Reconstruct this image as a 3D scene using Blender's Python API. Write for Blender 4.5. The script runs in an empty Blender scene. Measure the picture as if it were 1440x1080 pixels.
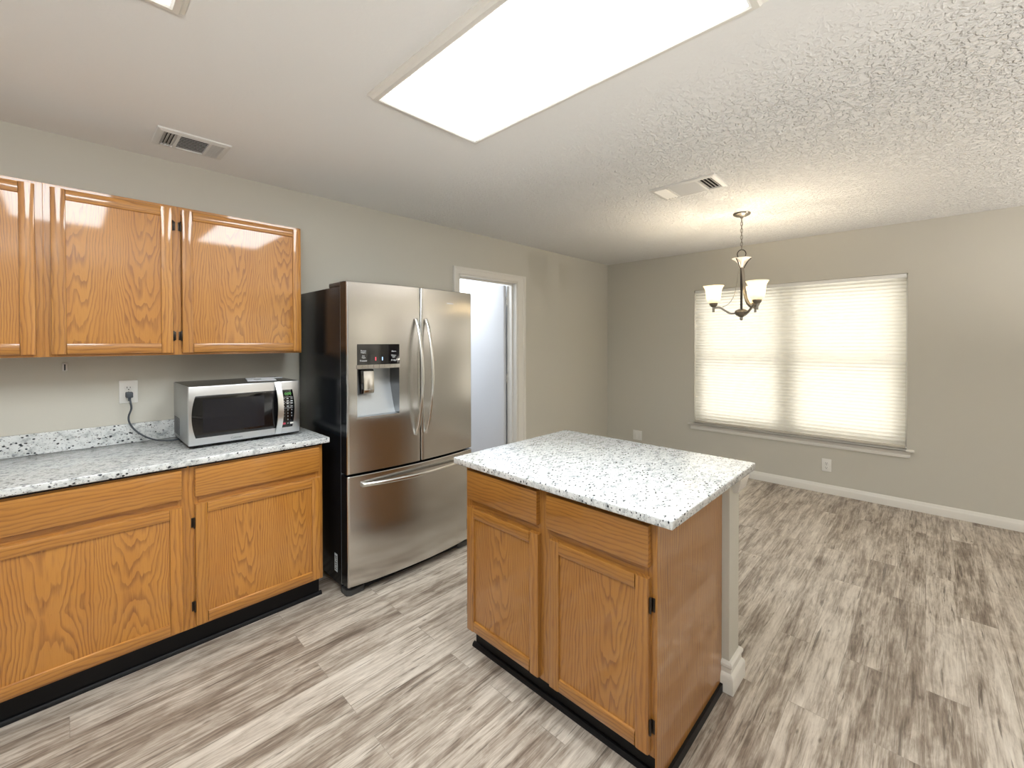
import bpy, bmesh, math, random
from mathutils import Vector, Matrix
random.seed(7)
SC = bpy.context.scene
COL = SC.collection
R = math.radians

# ------------------------------------------------------------------ camera
def make_camera():
    f, yaw, hy, pi_, ro = 606.354, R(43.9578), 487.6588, R(.6093), R(.0979)
    rr = Vector((math.sin(yaw), -math.cos(yaw), 0)); fh = Vector((math.cos(yaw), math.sin(yaw), 0)); z = Vector((0, 0, 1))
    fw = fh*math.cos(pi_) - z*math.sin(pi_); up = z*math.cos(pi_) + fh*math.sin(pi_)
    cr = rr*math.cos(ro) - up*math.sin(ro); cu = rr*math.sin(ro) + up*math.cos(ro)
    cam = bpy.data.cameras.new('camera'); ob = bpy.data.objects.new('camera', cam); COL.objects.link(ob)
    cam.sensor_fit = 'HORIZONTAL'; cam.sensor_width = 36; cam.lens = f/1440*36
    cam.shift_y = -(540 - hy)/1440
    cam.clip_start = .02
    m = Matrix.Identity(4)
    for i in range(3):
        m[i][0] = cr[i]; m[i][1] = cu[i]; m[i][2] = -fw[i]
    m[2][3] = 1.43
    ob.matrix_world = m
    SC.camera = ob
make_camera()

# ------------------------------------------------------------------ exposure, world
SC.view_settings.view_transform = 'Standard'
SC.view_settings.look = 'None'
SC.view_settings.gamma = 1
SC.view_settings.use_curve_mapping = False
SC.view_settings.exposure = 0.52
LAMP = 11.5            # kitchen fluorescent diffusers
LAMP_TINT = (.91, .97, 1.0)
DAY = 2.2             # daylight outside the blind
BULB = 5.5            # each chandelier bulb, watts
FILL = 122           # each added bowl fill lamp behind the camera, watts
SIDE = 22             # side room ceiling lamp, watts
w = bpy.data.worlds.new('daylight'); SC.world = w; w.use_nodes = True
w.node_tree.nodes['Background'].inputs[0].default_value = (1.0, .97, .90, 1)
w.node_tree.nodes['Background'].inputs[1].default_value = DAY

# measured planes
CE, D, E = 2.4426, 3.047, 4.978        # ceiling height, kitchen wall y, window wall x
XB, YB = -3.2, -4.6                    # unseen back and right walls
CT = .9024                             # worktop height

# ------------------------------------------------------------------ node helpers
class NT:
    def __init__(s, name):
        s.m = bpy.data.materials.new(name); s.m.use_nodes = True
        s.t = s.m.node_tree; s.t.nodes.clear()
        s.out = s.n('ShaderNodeOutputMaterial')
    def n(s, typ, **kw):
        nd = s.t.nodes.new(typ)
        for k, v in kw.items(): setattr(nd, k, v)
        return nd
    def put(s, sock, v):
        if isinstance(v, (int, float)):
            sock.default_value = v
        elif isinstance(v, (tuple, list)):
            sock.default_value = tuple(v) + ((1,) if len(v) == 3 and sock.type == 'RGBA' else ())
        else: s.t.links.new(v, sock)
    def math(s, op, a, b=0.0, c=None):
        nd = s.n('ShaderNodeMath', operation=op); s.put(nd.inputs[0], a); s.put(nd.inputs[1], b)
        if c is not None: s.put(nd.inputs[2], c)
        return nd.outputs[0]
    def comb(s, x, y, z):
        nd = s.n('ShaderNodeCombineXYZ')
        for i, v in enumerate((x, y, z)): s.put(nd.inputs[i], v)
        return nd.outputs[0]
    def noise(s, vec, scale, detail=2, rough=.5, dist=0):
        nd = s.n('ShaderNodeTexNoise'); s.put(nd.inputs['Vector'], vec)
        nd.inputs['Scale'].default_value = scale; nd.inputs['Detail'].default_value = detail
        nd.inputs['Roughness'].default_value = rough; nd.inputs['Distortion'].default_value = dist
        return nd.outputs['Fac']
    def ramp(s, fac, stops, interp='LINEAR'):
        nd = s.n('ShaderNodeValToRGB'); nd.color_ramp.interpolation = interp
        el = nd.color_ramp.elements
        while len(el) < len(stops): el.new(.5)
        for e, (p, c) in zip(el, stops):
            e.position = p; e.color = tuple(c) + (1,) if len(c) == 3 else c
        s.put(nd.inputs[0], fac); return nd.outputs[0]
    def rng(s, v, a, b, c=0, d=1, smooth=False):
        nd = s.n('ShaderNodeMapRange'); nd.clamp = True
        if smooth: nd.interpolation_type = 'SMOOTHSTEP'
        s.put(nd.inputs[0], v); s.put(nd.inputs[1], a); s.put(nd.inputs[2], b); s.put(nd.inputs[3], c); s.put(nd.inputs[4], d)
        return nd.outputs[0]
    def mix(s, fac, a, b, mode='MIX'):
        nd = s.n('ShaderNodeMix', data_type='RGBA', blend_type=mode)
        s.put(nd.inputs[0], fac); s.put(nd.inputs[6], a); s.put(nd.inputs[7], b)
        return nd.outputs[2]
    def bump(s, h, strength, dist=.01):
        nd = s.n('ShaderNodeBump'); s.put(nd.inputs['Height'], h)
        s.put(nd.inputs['Strength'], strength); nd.inputs['Distance'].default_value = dist
        return nd.outputs[0]
    def bsdf(s, **kw):
        nd = s.n('ShaderNodeBsdfPrincipled')
        for k, v in kw.items(): s.put(nd.inputs[k.replace('_', ' ')], v)
        s.t.links.new(nd.outputs[0], s.out.inputs[0]); return nd

def lin(r, g, b):
    f = lambda c: c/12.92 if c <= .04045 else ((c + .055)/1.055)**2.4
    return (f(r/255), f(g/255), f(b/255))

def plain(name, rgb, rough=.5, metal=0, coat=0, spec=.5, bump=0, bscale=300):
    t = NT(name)
    kw = dict(Base_Color=rgb, Roughness=rough, Metallic=metal, Coat_Weight=coat)
    kw['Specular_IOR_Level'] = spec
    tc = t.n('ShaderNodeTexCoord').outputs['Object']
    if bump: kw['Normal'] = t.bump(t.noise(tc, bscale, 2), bump, .002)
    t.bsdf(**kw); return t.m

def oak(name, along, kind, tone=1.0):
    """along: 'z' (upright grain) or 'h' (level grain); kind: panel (cathedral veneer) or solid."""
    t = NT(name)
    sp = t.n('ShaderNodeSeparateXYZ'); t.put(sp.inputs[0], t.n('ShaderNodeTexCoord').outputs['Object'])
    rnd = t.n('ShaderNodeObjectInfo').outputs['Random']
    h = t.math('ADD', sp.outputs[0], sp.outputs[1])
    if along == 'z': u, l = h, sp.outputs[2]
    else: u, l = sp.outputs[2], h
    geo = t.n('ShaderNodeNewGeometry').outputs['Random Per Island']
    seed = t.math('ADD', t.math('MULTIPLY', rnd, 7.3), t.math('MULTIPLY', geo, 3.1))
    us = t.math('ADD', u, seed)
    ls = t.math('ADD', l, t.math('MULTIPLY', seed, 1.7))
    v3 = t.comb(t.math('MULTIPLY', us, 9), t.math('MULTIPLY', ls, 2.2), seed)
    wob = t.math('SUBTRACT', t.noise(v3, 1.0, 3, .55), .5)
    v3b = t.comb(t.math('MULTIPLY', us, 40), t.math('MULTIPLY', ls, 5), seed)
    wob2 = t.math('SUBTRACT', t.noise(v3b, 1.0, 2), .5)
    if kind == 'panel':
        fold = t.math('PINGPONG', us, .125)
        fold = t.math('SUBTRACT', fold, .018)
        zz = t.math('ADD', t.math('MULTIPLY', t.math('PINGPONG', ls, .95), .085), .004)
        rr = t.math('SQRT', t.math('ADD', t.math('MULTIPLY', fold, fold), t.math('MULTIPLY', zz, zz)))
        rr = t.math('ADD', rr, t.math('ADD', t.math('MULTIPLY', wob, .050), t.math('MULTIPLY', wob2, .010)))
        freq = 120; soft = .68
    else:
        rr = t.math('ADD', us, t.math('ADD', t.math('MULTIPLY', wob, .075), t.math('MULTIPLY', wob2, .010)))
        freq = 62; soft = .6
    ph = t.math('FRACT', t.math('MULTIPLY', rr, freq))
    # dark early-wood line, soft on one side
    line = t.math('MULTIPLY', t.rng(ph, .0, .10, 0, 1, True), t.rng(ph, .10, .62, 1, 0, True))
    vp = t.comb(t.math('MULTIPLY', us, 420), t.math('MULTIPLY', ls, 14), seed)
    pores = t.rng(t.noise(vp, 1.0, 2, .6), .52, .72)
    big = t.noise(t.comb(t.math('MULTIPLY', us, 14), t.math('MULTIPLY', ls, 1.5), seed), 1.0, 2)
    c1, c2 = lin(199, 139, 59), lin(176, 114, 42)
    base = t.mix(big, tuple(c*tone for c in c1), tuple(c*tone for c in c2))
    dk = tuple(c*tone for c in lin(124, 70, 27))
    amt = t.math('MULTIPLY', t.math('MULTIPLY', line, soft), t.rng(t.noise(v3, 2.3, 2), .3, .7, .45, .95))
    colr = t.mix(amt, base, dk)
    colr = t.mix(t.math('MULTIPLY', pores, t.math('ADD', t.math('MULTIPLY', line, .5), .22)), colr, dk)
    tint = t.rng(geo, 0, 1, .92, 1.06)
    hs = t.n('ShaderNodeHueSaturation'); t.put(hs.inputs['Value'], tint); t.put(hs.inputs['Color'], colr)
    t.bsdf(Base_Color=hs.outputs[0], Roughness=.42, Coat_Weight=1.0, Coat_Roughness=.06,
           Normal=t.bump(t.math('ADD', t.math('MULTIPLY', line, .6), pores), .14, .001))
    return t.m

def granite():
    t = NT('granite')
    tc = t.n('ShaderNodeTexCoord').outputs['Object']
    wp = t.n('ShaderNodeMixRGB', blend_type='ADD'); wp.inputs[0].default_value = .012
    nz = t.n('ShaderNodeTexNoise'); t.put(nz.inputs['Vector'], tc); nz.inputs['Scale'].default_value = 30
    t.put(wp.inputs[1], tc); t.put(wp.inputs[2], nz.outputs['Color'])
    mp = t.n('ShaderNodeMapping'); t.put(mp.inputs[0], wp.outputs[0])
    mp.inputs['Rotation'].default_value = (.5, .3, .8); mp.inputs['Scale'].default_value = (1, 1.9, 1.3)
    v = mp.outputs[0]
    base = t.ramp(t.noise(v, 26, 3, .6), [(.30, (.36, .38, .39)), (.42, (.62, .64, .63)), (.52, (.73, .745, .735)), (.8, (.82, .83, .82))])
    gr = t.rng(t.noise(v, 85, 3, .65), .57, .64)
    c = t.mix(t.math('MULTIPLY', gr, .62), base, (.20, .215, .24))
    vo = t.n('ShaderNodeTexVoronoi'); t.put(vo.inputs['Vector'], v); vo.inputs['Scale'].default_value = 66
    sr = t.n('ShaderNodeSeparateColor'); t.put(sr.inputs[0], vo.outputs['Color'])
    fle = t.math('MULTIPLY', t.math('LESS_THAN', sr.outputs[0], .25), t.rng(vo.outputs['Distance'], .28, .44, 1, 0))
    c = t.mix(fle, c, (.022, .026, .034))
    vo2 = t.n('ShaderNodeTexVoronoi'); t.put(vo2.inputs['Vector'], v); vo2.inputs['Scale'].default_value = 150
    sr2 = t.n('ShaderNodeSeparateColor'); t.put(sr2.inputs[0], vo2.outputs['Color'])
    fl2 = t.math('MULTIPLY', t.math('LESS_THAN', sr2.outputs[1], .10), t.rng(vo2.outputs['Distance'], .3, .5, .8, 0))
    c = t.mix(fl2, c, (.10, .075, .06))
    t.bsdf(Base_Color=c, Roughness=.16, Coat_Weight=.3, Coat_Roughness=.05)
    return t.m

def plank_floor():
    t = NT('plank_floor')
    tc = t.n('ShaderNodeTexCoord').outputs['Object']
    def brick(mortar, c1, c2):
        b = t.n('ShaderNodeTexBrick'); t.put(b.inputs['Vector'], tc)
        b.offset = .37; b.offset_frequency = 2; b.squash = 1
        b.inputs['Color1'].default_value = c1; b.inputs['Color2'].default_value = c2; b.inputs['Mortar'].default_value = (.5, .5, .5, 1)
        b.inputs['Scale'].default_value = 1; b.inputs['Mortar Size'].default_value = mortar
        b.inputs['Mortar Smooth'].default_value = .1; b.inputs['Bias'].default_value = 0
        b.inputs['Brick Width'].default_value = 1.22; b.inputs['Row Height'].default_value = .131
        return b
    b = brick(.0009, (0, 0, 0, 1), (1, 1, 1, 1))
    sid = t.n('ShaderNodeSeparateColor'); t.put(sid.inputs[0], b.outputs['Color'])
    pid = sid.outputs[0]; seam = b.outputs['Fac']
    sp = t.n('ShaderNodeSeparateXYZ'); t.put(sp.inputs[0], tc)
    x, y = sp.outputs[0], sp.outputs[1]
    off = t.math('MULTIPLY', pid, 23)
    def st(ax, ay, o=0): return t.comb(t.math('ADD', t.math('MULTIPLY', x, ax), off), t.math('MULTIPLY', y, ay), t.math('ADD', off, o))
    n1 = t.noise(st(1.9, 19), 1, 4, .62, .5)
    n2 = t.noise(st(6.0, 95, 3), 1, 5, .7, .6)
    n3 = t.noise(st(7, 15, 9), 1, 4, .65, .9)
    tone = t.math('ADD', t.math('MULTIPLY', n1, .42), t.math('ADD', t.math('MULTIPLY', n2, .38), t.math('MULTIPLY', n3, .20)))
    tone = t.math('ADD', tone, t.math('MULTIPLY', t.math('SUBTRACT', pid, .5), .08))
    c = t.ramp(tone, [(.36, lin(108, 94, 82)), (.44, lin(146, 132, 118)), (.50, lin(176, 164, 150)), (.56, lin(200, 189, 175)), (.66, lin(220, 211, 198))])
    cr = t.rng(t.noise(st(3.0, 62, 5), 1, 4, .62, .5), .60, .67)
    c = t.mix(t.math('MULTIPLY', cr, .7), c, lin(84, 73, 63))
    vo = t.n('ShaderNodeTexVoronoi'); t.put(vo.inputs['Vector'], st(3.0, 9, 2)); vo.inputs['Scale'].default_value = 1.7
    sr = t.n('ShaderNodeSeparateColor'); t.put(sr.inputs[0], vo.outputs['Color'])
    kd = t.rng(vo.outputs['Distance'], .03, .10, 1, 0)
    knot = t.math('MULTIPLY', t.math('LESS_THAN', sr.outputs[0], .7), kd)
    c = t.mix(t.math('MULTIPLY', knot, .72), c, lin(88, 76, 64))
    c = t.mix(t.math('MULTIPLY', seam, .45), c, lin(96, 86, 76))
    t.bsdf(Base_Color=c, Roughness=.42, Specular_IOR_Level=.4,
           Normal=t.bump(t.math('SUBTRACT', tone, t.math('MULTIPLY', seam, .5)), .12, .002))
    return t.m

def ceiling_paint():
    t = NT('ceiling_paint')
    tc = t.n('ShaderNodeTexCoord').outputs['Object']
    a = t.rng(t.noise(tc, 46, 2, .5, .8), .44, .60, 0, 1, True)
    fine = t.noise(tc, 150, 2)
    sp = t.n('ShaderNodeSeparateXYZ'); t.put(sp.inputs[0], tc)
    # knock-down texture is heavy over the dining side and thin over the kitchen
    zone = t.rng(sp.outputs[0], 1.4, 2.3, .04, 1, True)
    hgt = t.math('ADD', a, t.math('MULTIPLY', fine, .25))
    t.bsdf(Base_Color=lin(244, 243, 240), Roughness=.9, Specular_IOR_Level=.2,
           Normal=t.bump(hgt, t.math('MULTIPLY', zone, .9), .009))
    return t.m

def wall_paint(name, rgb):
    t = NT(name)
    tc = t.n('ShaderNodeTexCoord').outputs['Object']
    t.bsdf(Base_Color=rgb, Roughness=.75, Specular_IOR_Level=.3,
           Normal=t.bump(t.noise(tc, 120, 3), .08, .002))
    return t.m

def steel(name, rgb, rough, aniso, turn):
    t = NT(name)
    tg = t.n('ShaderNodeTangent', direction_type='RADIAL', axis='Z')
    t.bsdf(Base_Color=rgb, Metallic=1.0, Roughness=rough, Anisotropic=aniso,
           Anisotropic_Rotation=turn, Tangent=tg.outputs[0])
    return t.m

def emit(name, rgb, s):
    t = NT(name); e = t.n('ShaderNodeEmission'); t.put(e.inputs[0], rgb); e.inputs[1].default_value = s
    t.t.links.new(e.outputs[0], t.out.inputs[0]); return t.m

def cloth(name, rgb, trans):
    t = NT(name)
    d = t.n('ShaderNodeBsdfDiffuse'); tr = t.n('ShaderNodeBsdfTranslucent'); mx = t.n('ShaderNodeMixShader')
    t.put(d.inputs[0], rgb); t.put(tr.inputs[0], rgb); mx.inputs[0].default_value = trans
    t.t.links.new(d.outputs[0], mx.inputs[1]); t.t.links.new(tr.outputs[0], mx.inputs[2]); t.t.links.new(mx.outputs[0], t.out.inputs[0])
    return t.m

def glass(name):
    t = NT(name)
    a = t.n('ShaderNodeBsdfTransparent'); g = t.n('ShaderNodeBsdfGlossy'); mx = t.n('ShaderNodeMixShader')
    g.inputs['Roughness'].default_value = .02; mx.inputs[0].default_value = .08
    t.t.links.new(a.outputs[0], mx.inputs[1]); t.t.links.new(g.outputs[0], mx.inputs[2]); t.t.links.new(mx.outputs[0], t.out.inputs[0])
    return t.m

M = dict(
    oak_panel=oak('oak_panel', 'z', 'panel'), oak_v=oak('oak_upright', 'z', 'solid'), oak_h=oak('oak_level', 'h', 'solid'),
    isl_panel=oak('shaded_oak_panel', 'z', 'panel', .76), isl_v=oak('shaded_oak_upright', 'z', 'solid', .76), isl_h=oak('shaded_oak_level', 'h', 'solid', .76),
    granite=granite(), floor=plank_floor(), ceiling=ceiling_paint(),
    wall=wall_paint('greige_paint', lin(206, 202, 190)), side_wall=wall_paint('pale_paint', lin(238, 240, 243)),
    trim=plain('white_trim', lin(232, 228, 219), .4), door=plain('white_door', lin(226, 228, 232), .45),
    black=plain('black_vinyl', (.005, .005, .006), .45, spec=.25), blackgloss=plain('black_gloss', (.004, .004, .005), .06, coat=.5),
    casing=plain('black_casing', (.008, .009, .011), .2, spec=.35), gasket=plain('grey_gasket', (.25, .25, .25), .5),
    darkgrey=plain('dark_grey_plastic', (.05, .052, .055), .4), cord=plain('grey_cord', lin(70, 76, 82), .5),
    steel=steel('brushed_steel', (.62, .61, .59), .2, .88, 0.0), steel_mw=steel('oven_steel', (.70, .71, .72), .32, .6, 0.0),
    chrome=plain('satin_chrome', (.72, .71, .68), .2, 1), silver=plain('silver_plastic', (.55, .58, .60), .3, .6),
    plate=plain('white_plastic', lin(238, 236, 230), .35), bronze=plain('bronze', (.055, .045, .038), .35, .9),
    pewter=plain('brushed_pewter', (.30, .27, .23), .35, 1), cup=plain('frosted_cup', (.30, .28, .26), .45, .2),
    diffuser=emit('lit_diffuser', LAMP_TINT, LAMP), blind=cloth('blind_cloth', (.93, .91, .85), .52),
    shade=cloth('frosted_glass_shade', (.97, .92, .80), .5), glass=glass('window_glass'), vinyl=plain('white_vinyl', lin(235, 234, 230), .4),
    dark_door=plain('dark_door', lin(70, 52, 40), .4),
    rail=plain('blind_rail', lin(206, 198, 184), .5),
    paper=plain('paper', lin(225, 228, 230), .6), ink=plain('ink', (.03, .03, .035), .6), grey_ink=plain('grey_ink', (.16, .17, .18), .5),
    white_ink=plain('white_print', (.62, .63, .64), .5), red_led=emit('red_light', (1, .12, .16), 1.0), blue_led=emit('blue_light', (.45, .65, 1), 1.2),
    green_led=emit('green_digits', (.25, .8, .2), .5), red_btn=plain('red_button', (.55, .05, .09), .5), vent=plain('white_metal', lin(228, 226, 221), .45),
    duct=plain('dark_duct', (.03, .03, .03), .8), side_lamp=emit('side_lamp', (.93, .96, 1), 6.0), screen=plain('oven_screen', (.011, .011, .015), .1),
)

# ------------------------------------------------------------------ mesh helpers
class MB:
    def __init__(s): s.bm = bmesh.new()
    def _merge(s, b, mat):
        for f in b.faces: f.material_index = mat if mat >= 0 else f.material_index
        me = bpy.data.meshes.new('tmp'); b.to_mesh(me); b.free(); s.bm.from_mesh(me); bpy.data.meshes.remove(me)
        return s
    def box(s, x0, x1, y0, y1, z0, z1, mat=0, bev=0, seg=2):
        b = bmesh.new(); bmesh.ops.create_cube(b, size=1)
        for v in b.verts: v.co = Vector(((x0+x1)/2 + v.co.x*(x1-x0), (y0+y1)/2 + v.co.y*(y1-y0), (z0+z1)/2 + v.co.z*(z1-z0)))
        if bev: bmesh.ops.bevel(b, geom=list(b.edges), offset=bev, segments=seg, affect='EDGES', profile=.5)
        return s._merge(b, mat)
    def prism(s, poly, ax, a0, a1, mat=0, bev=0):
        """poly: 2-D outline in the two other axes (in x,y,z order); extruded along ax from a0 to a1"""
        b = bmesh.new()
        def P(p, a):
            c = list(p); c.insert('xyz'.index(ax), a); return Vector(c)
        lo = [b.verts.new(P(p, a0)) for p in poly]; hi = [b.verts.new(P(p, a1)) for p in poly]
        b.faces.new(lo); b.faces.new(hi)
        n = len(poly)
        for i in range(n): b.faces.new((lo[i], lo[(i+1) % n], hi[(i+1) % n], hi[i]))
        bmesh.ops.recalc_face_normals(b, faces=list(b.faces))
        if bev: bmesh.ops.bevel(b, geom=list(b.edges), offset=bev, segments=2, affect='EDGES', profile=.5)
        return s._merge(b, mat)
    def lathe(s, prof, c=(0, 0, 0), n=32, mat=0, axis='z'):
        b = bmesh.new(); rings = []
        for r, z in prof:
            if r < 1e-6: rings.append([b.verts.new((0, 0, z))])
            else: rings.append([b.verts.new((r*math.cos(2*math.pi*i/n), r*math.sin(2*math.pi*i/n), z)) for i in range(n)])
        for a, d in zip(rings, rings[1:]):
            for i in range(n):
                j = (i+1) % n
                if len(a) == 1 and len(d) == 1: continue
                if len(a) == 1: b.faces.new((a[0], d[i], d[j]))
                elif len(d) == 1: b.faces.new((a[i], a[j], d[0]))
                else: b.faces.new((a[i], a[j], d[j], d[i]))
        bmesh.ops.recalc_face_normals(b, faces=list(b.faces))
        if axis == 'y': bmesh.ops.transform(b, matrix=Matrix.Rotation(R(90), 4, 'X'), verts=list(b.verts))
        if axis == 'x': bmesh.ops.transform(b, matrix=Matrix.Rotation(R(90), 4, 'Y'), verts=list(b.verts))
        bmesh.ops.translate(b, vec=Vector(c), verts=list(b.verts))
        return s._merge(b, mat)
    def tube(s, pts, rad, n=12, mat=0, closed=False, flat=None):
        """swept tube; rad a number or one per point; flat=(w,t,updir) gives an oval section"""
        b = bmesh.new(); pts = [Vector(p) for p in pts]; k = len(pts); rings = []
        nrm = None
        for i, p in enumerate(pts):
            if closed: tg = (pts[(i+1) % k] - pts[i-1]).normalized()
            else: tg = (pts[min(i+1, k-1)] - pts[max(i-1, 0)]).normalized()
            if flat: nrm = Vector(flat[2])
            elif nrm is None: nrm = Vector((0, 0, 1)) if abs(tg.z) < .9 else Vector((1, 0, 0))
            nrm = (nrm - tg*nrm.dot(tg)).normalized(); bn = tg.cross(nrm)
            r = rad[i] if isinstance(rad, (list, tuple)) else rad
            ra, rb = (flat[0], flat[1]) if flat else (r, r)
            rings.append([b.verts.new(p + nrm*(ra*math.cos(2*math.pi*j/n)) + bn*(rb*math.sin(2*math.pi*j/n))) for j in range(n)])
        for i in range(k if closed else k-1):
            a, d = rings[i], rings[(i+1) % k]
            for j in range(n): b.faces.new((a[j], a[(j+1) % n], d[(j+1) % n], d[j]))
        if not closed: b.faces.new(rings[0]); b.faces.new(rings[-1])
        bmesh.ops.recalc_face_normals(b, faces=list(b.faces))
        return s._merge(b, mat)
    def grid(s, rows, mat=0, closed=False):
        """rows: list of lists of points"""
        b = bmesh.new(); vs = [[b.verts.new(p) for p in r] for r in rows]
        for a, d in zip(vs, vs[1:]):
            for i in range(len(a)-1): b.faces.new((a[i], a[i+1], d[i+1], d[i]))
        return s._merge(b, mat)
    def build(s, name, mats, parent=None, loc=None, angle=35):
        me = bpy.data.meshes.new(name); s.bm.to_mesh(me); s.bm.free()
        for m in (mats if isinstance(mats, (list, tuple)) else [mats]): me.materials.append(M[m] if isinstance(m, str) else m)
        for p in me.polygons: p.use_smooth = True
        me.set_sharp_from_angle(angle=R(angle))
        o = bpy.data.objects.new(name, me); COL.objects.link(o)
        if parent: o.parent = parent
        if loc: o.location = loc
        return o

def tag(o, label=None, cat=None, group=None, kind=None):
    for k, v in (('label', label), ('category', cat), ('group', group), ('kind', kind)):
        if v: o[k] = v
    return o
def thing(name, label, cat, loc=(0, 0, 0), rotz=0, group=None, kind=None):
    o = bpy.data.objects.new(name, None); COL.objects.link(o); o.empty_display_size = .1
    o.location = loc; o.rotation_euler = (0, 0, rotz)
    return tag(o, label, cat, group, kind)
def struct(name, mb, mat, label, cat): return tag(mb.build(name, mat), label, cat, None, 'structure')
def dup(o, parent=None):
    c = o.copy(); COL.objects.link(c)
    if parent: c.parent = parent
    for ch in list(o.children): dup(ch, c)
    return c
def text(name, s, size, loc, rot, mat, parent=None, depth=.0004, align='CENTER'):
    cu = bpy.data.curves.new(name, 'FONT'); cu.body = s; cu.size = size; cu.extrude = depth; cu.align_x = align; cu.align_y = 'CENTER'
    t = bpy.data.objects.new(name, cu); COL.objects.link(t)
    bpy.context.view_layer.update()
    me = bpy.data.meshes.new_from_object(t.evaluated_get(bpy.context.evaluated_depsgraph_get()))
    bpy.data.objects.remove(t); bpy.data.curves.remove(cu)
    me.materials.clear(); me.materials.append(M[mat])
    o = bpy.data.objects.new(name, me); COL.objects.link(o)
    o.location = loc; o.rotation_euler = rot
    if parent: o.parent = parent
    return o
FRONT = (R(90), 0, 0)     # text readable from -y

# ------------------------------------------------------------------ the room
b = MB().box(XB, E+.14, YB-.14, 5.6, -.12, 0); struct('floor', b, 'floor', 'greyed oak plank floor running toward the window wall', 'floor')
b = MB().box(XB, E+.14, YB-.14, 5.6, CE, CE+.1); struct('ceiling', b, 'ceiling', 'white textured ceiling with two lit panels', 'ceiling')
# kitchen wall (y = D) with the doorway to the side room
DX0, DX1, DZ = 2.465, 3.235, 2.045
b = MB(); b.box(XB, DX0, D, D+.12, 0, CE); b.box(DX1, E+.12, D, D+.12, 0, CE); b.box(DX0, DX1, D, D+.12, DZ, CE)
struct('wall_left', b, 'wall', 'greige wall behind the cabinets and refrigerator, with a doorway', 'wall')
# window wall (x = E)
WY0, WY1, WZ0, WZ1 = .125, 1.915, .512, 2.013
b = MB(); b.box(E, E+.14, YB-.14, WY0, 0, CE); b.box(E, E+.14, WY1, D, 0, CE); b.box(E, E+.14, WY0, WY1, 0, WZ0-.02); b.box(E, E+.14, WY0, WY1, WZ1, CE)
struct('wall_far', b, 'wall', 'greige wall with the blind-covered window', 'wall')
# walls behind the camera, with a plain opening
b = MB().box(XB-.12, XB, YB, 5.6, 0, CE); struct('wall_back', b, 'side_wall', 'pale wall behind the camera, kept light for bounce', 'wall')  # paler than the greige walls, for more bounced light
VX0, VX1, VZ0, VZ1 = 2.1, 3.4, .35, 2.1      # a second window, behind the camera
b = MB(); b.box(XB, VX0, YB-.14, YB, 0, CE); b.box(VX1, E, YB-.14, YB, 0, CE); b.box(VX0, VX1, YB-.14, YB, 0, VZ0); b.box(VX0, VX1, YB-.14, YB, VZ1, CE); struct('wall_right', b, 'wall', 'greige wall to the right of the camera', 'wall')
# side room beyond the doorway
b = MB(); b.box(1.7, 1.8, D+.12, 5.5, 0, CE); b.box(3.30, 3.40, D+.12, 5.5, 0, CE); b.box(1.7, 3.4, 5.5, 5.6, 0, CE)
b.box(1.8, DX0-.03, D+.121, D+.13, 0, CE); b.box(DX1+.03, 3.3, D+.121, D+.13, 0, CE)
struct('wall_side_room', b, 'side_wall', 'pale walls of the bright side room beyond the doorway', 'wall')

# door casing, jamb, stop
def casing_profile(mb, x0, x1, y0, y1, z0, z1): mb.box(x0, x1, y0, y1, z0, z1, 0, .006, 2)
b = MB()
# mitred casing: a stepped profile swept up, over and down
outer = ((DX0-.062, 0), (DX0-.062, DZ+.068), (DX1+.117, DZ+.068), (DX1+.117, 0))
inner = ((DX0-.004, 0), (DX0-.004, DZ+.004), (DX1+.004, DZ+.004), (DX1+.004, 0))
lay = ((0, 0), (0, -.020), (.08, -.024), (.30, -.023), (.36, -.017), (.80, -.013), (.95, -.012), (1, -.009), (1, 0))
b.grid([[(o[0] + (i_[0]-o[0])*t, D + y, o[1] + (i_[1]-o[1])*t) for o, i_ in zip(outer, inner)] for t, y in lay])
b.box(DX0-.004, DX0+.014, D-.006, D+.132, 0, DZ+.004, 0, .002); b.box(DX1-.014, DX1+.004, D-.006, D+.132, 0, DZ+.004, 0, .002)
b.box(DX0, DX1, D-.006, D+.132, DZ-.014, DZ+.004, 0, .002)
b.box(DX0+.014, DX0+.026, D+.045, D+.08, 0, DZ-.014, 0, .002); b.box(DX1-.028, DX1-.014, D+.045, D+.08, 0, DZ-.014, 0, .002)
b.box(DX0, DX1, D+.045, D+.08, DZ-.026, DZ-.014, 0, .002)
struct('trim_1', b, 'trim', 'white casing and jamb around the doorway beside the refrigerator', 'door frame')
# door leaf, swung open into the side room
dr = thing('door_1', 'white slab door standing open in the doorway beside the refrigerator', 'door', (DX1-.016, D+.137, 0), 0, None, 'structure')
MB().box(-.038, -.002, .003, .765, .012, 2.022, 0, .002).build('leaf', 'door', dr)
for z in (.25, 1.05, 1.86):
    hb = MB(); hb.lathe([(0, -.045), (.006, -.045), (.006, .045), (0, .045)], (.004, -.002, z), 12); hb.box(-.002, .003, .0, .03, z-.045, z+.045)
    hb.build('hinge', 'chrome', dr)
kb = MB()
kb.lathe([(0, 0), (.03, 0), (.03, .008), (.012, .012), (.012, .03), (.026, .038), (.03, .052), (.022, .066), (0, .07)], (-.108, .70, 1.0), 24, 0, 'x')
kb.build('knob', 'chrome', dr)

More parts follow.
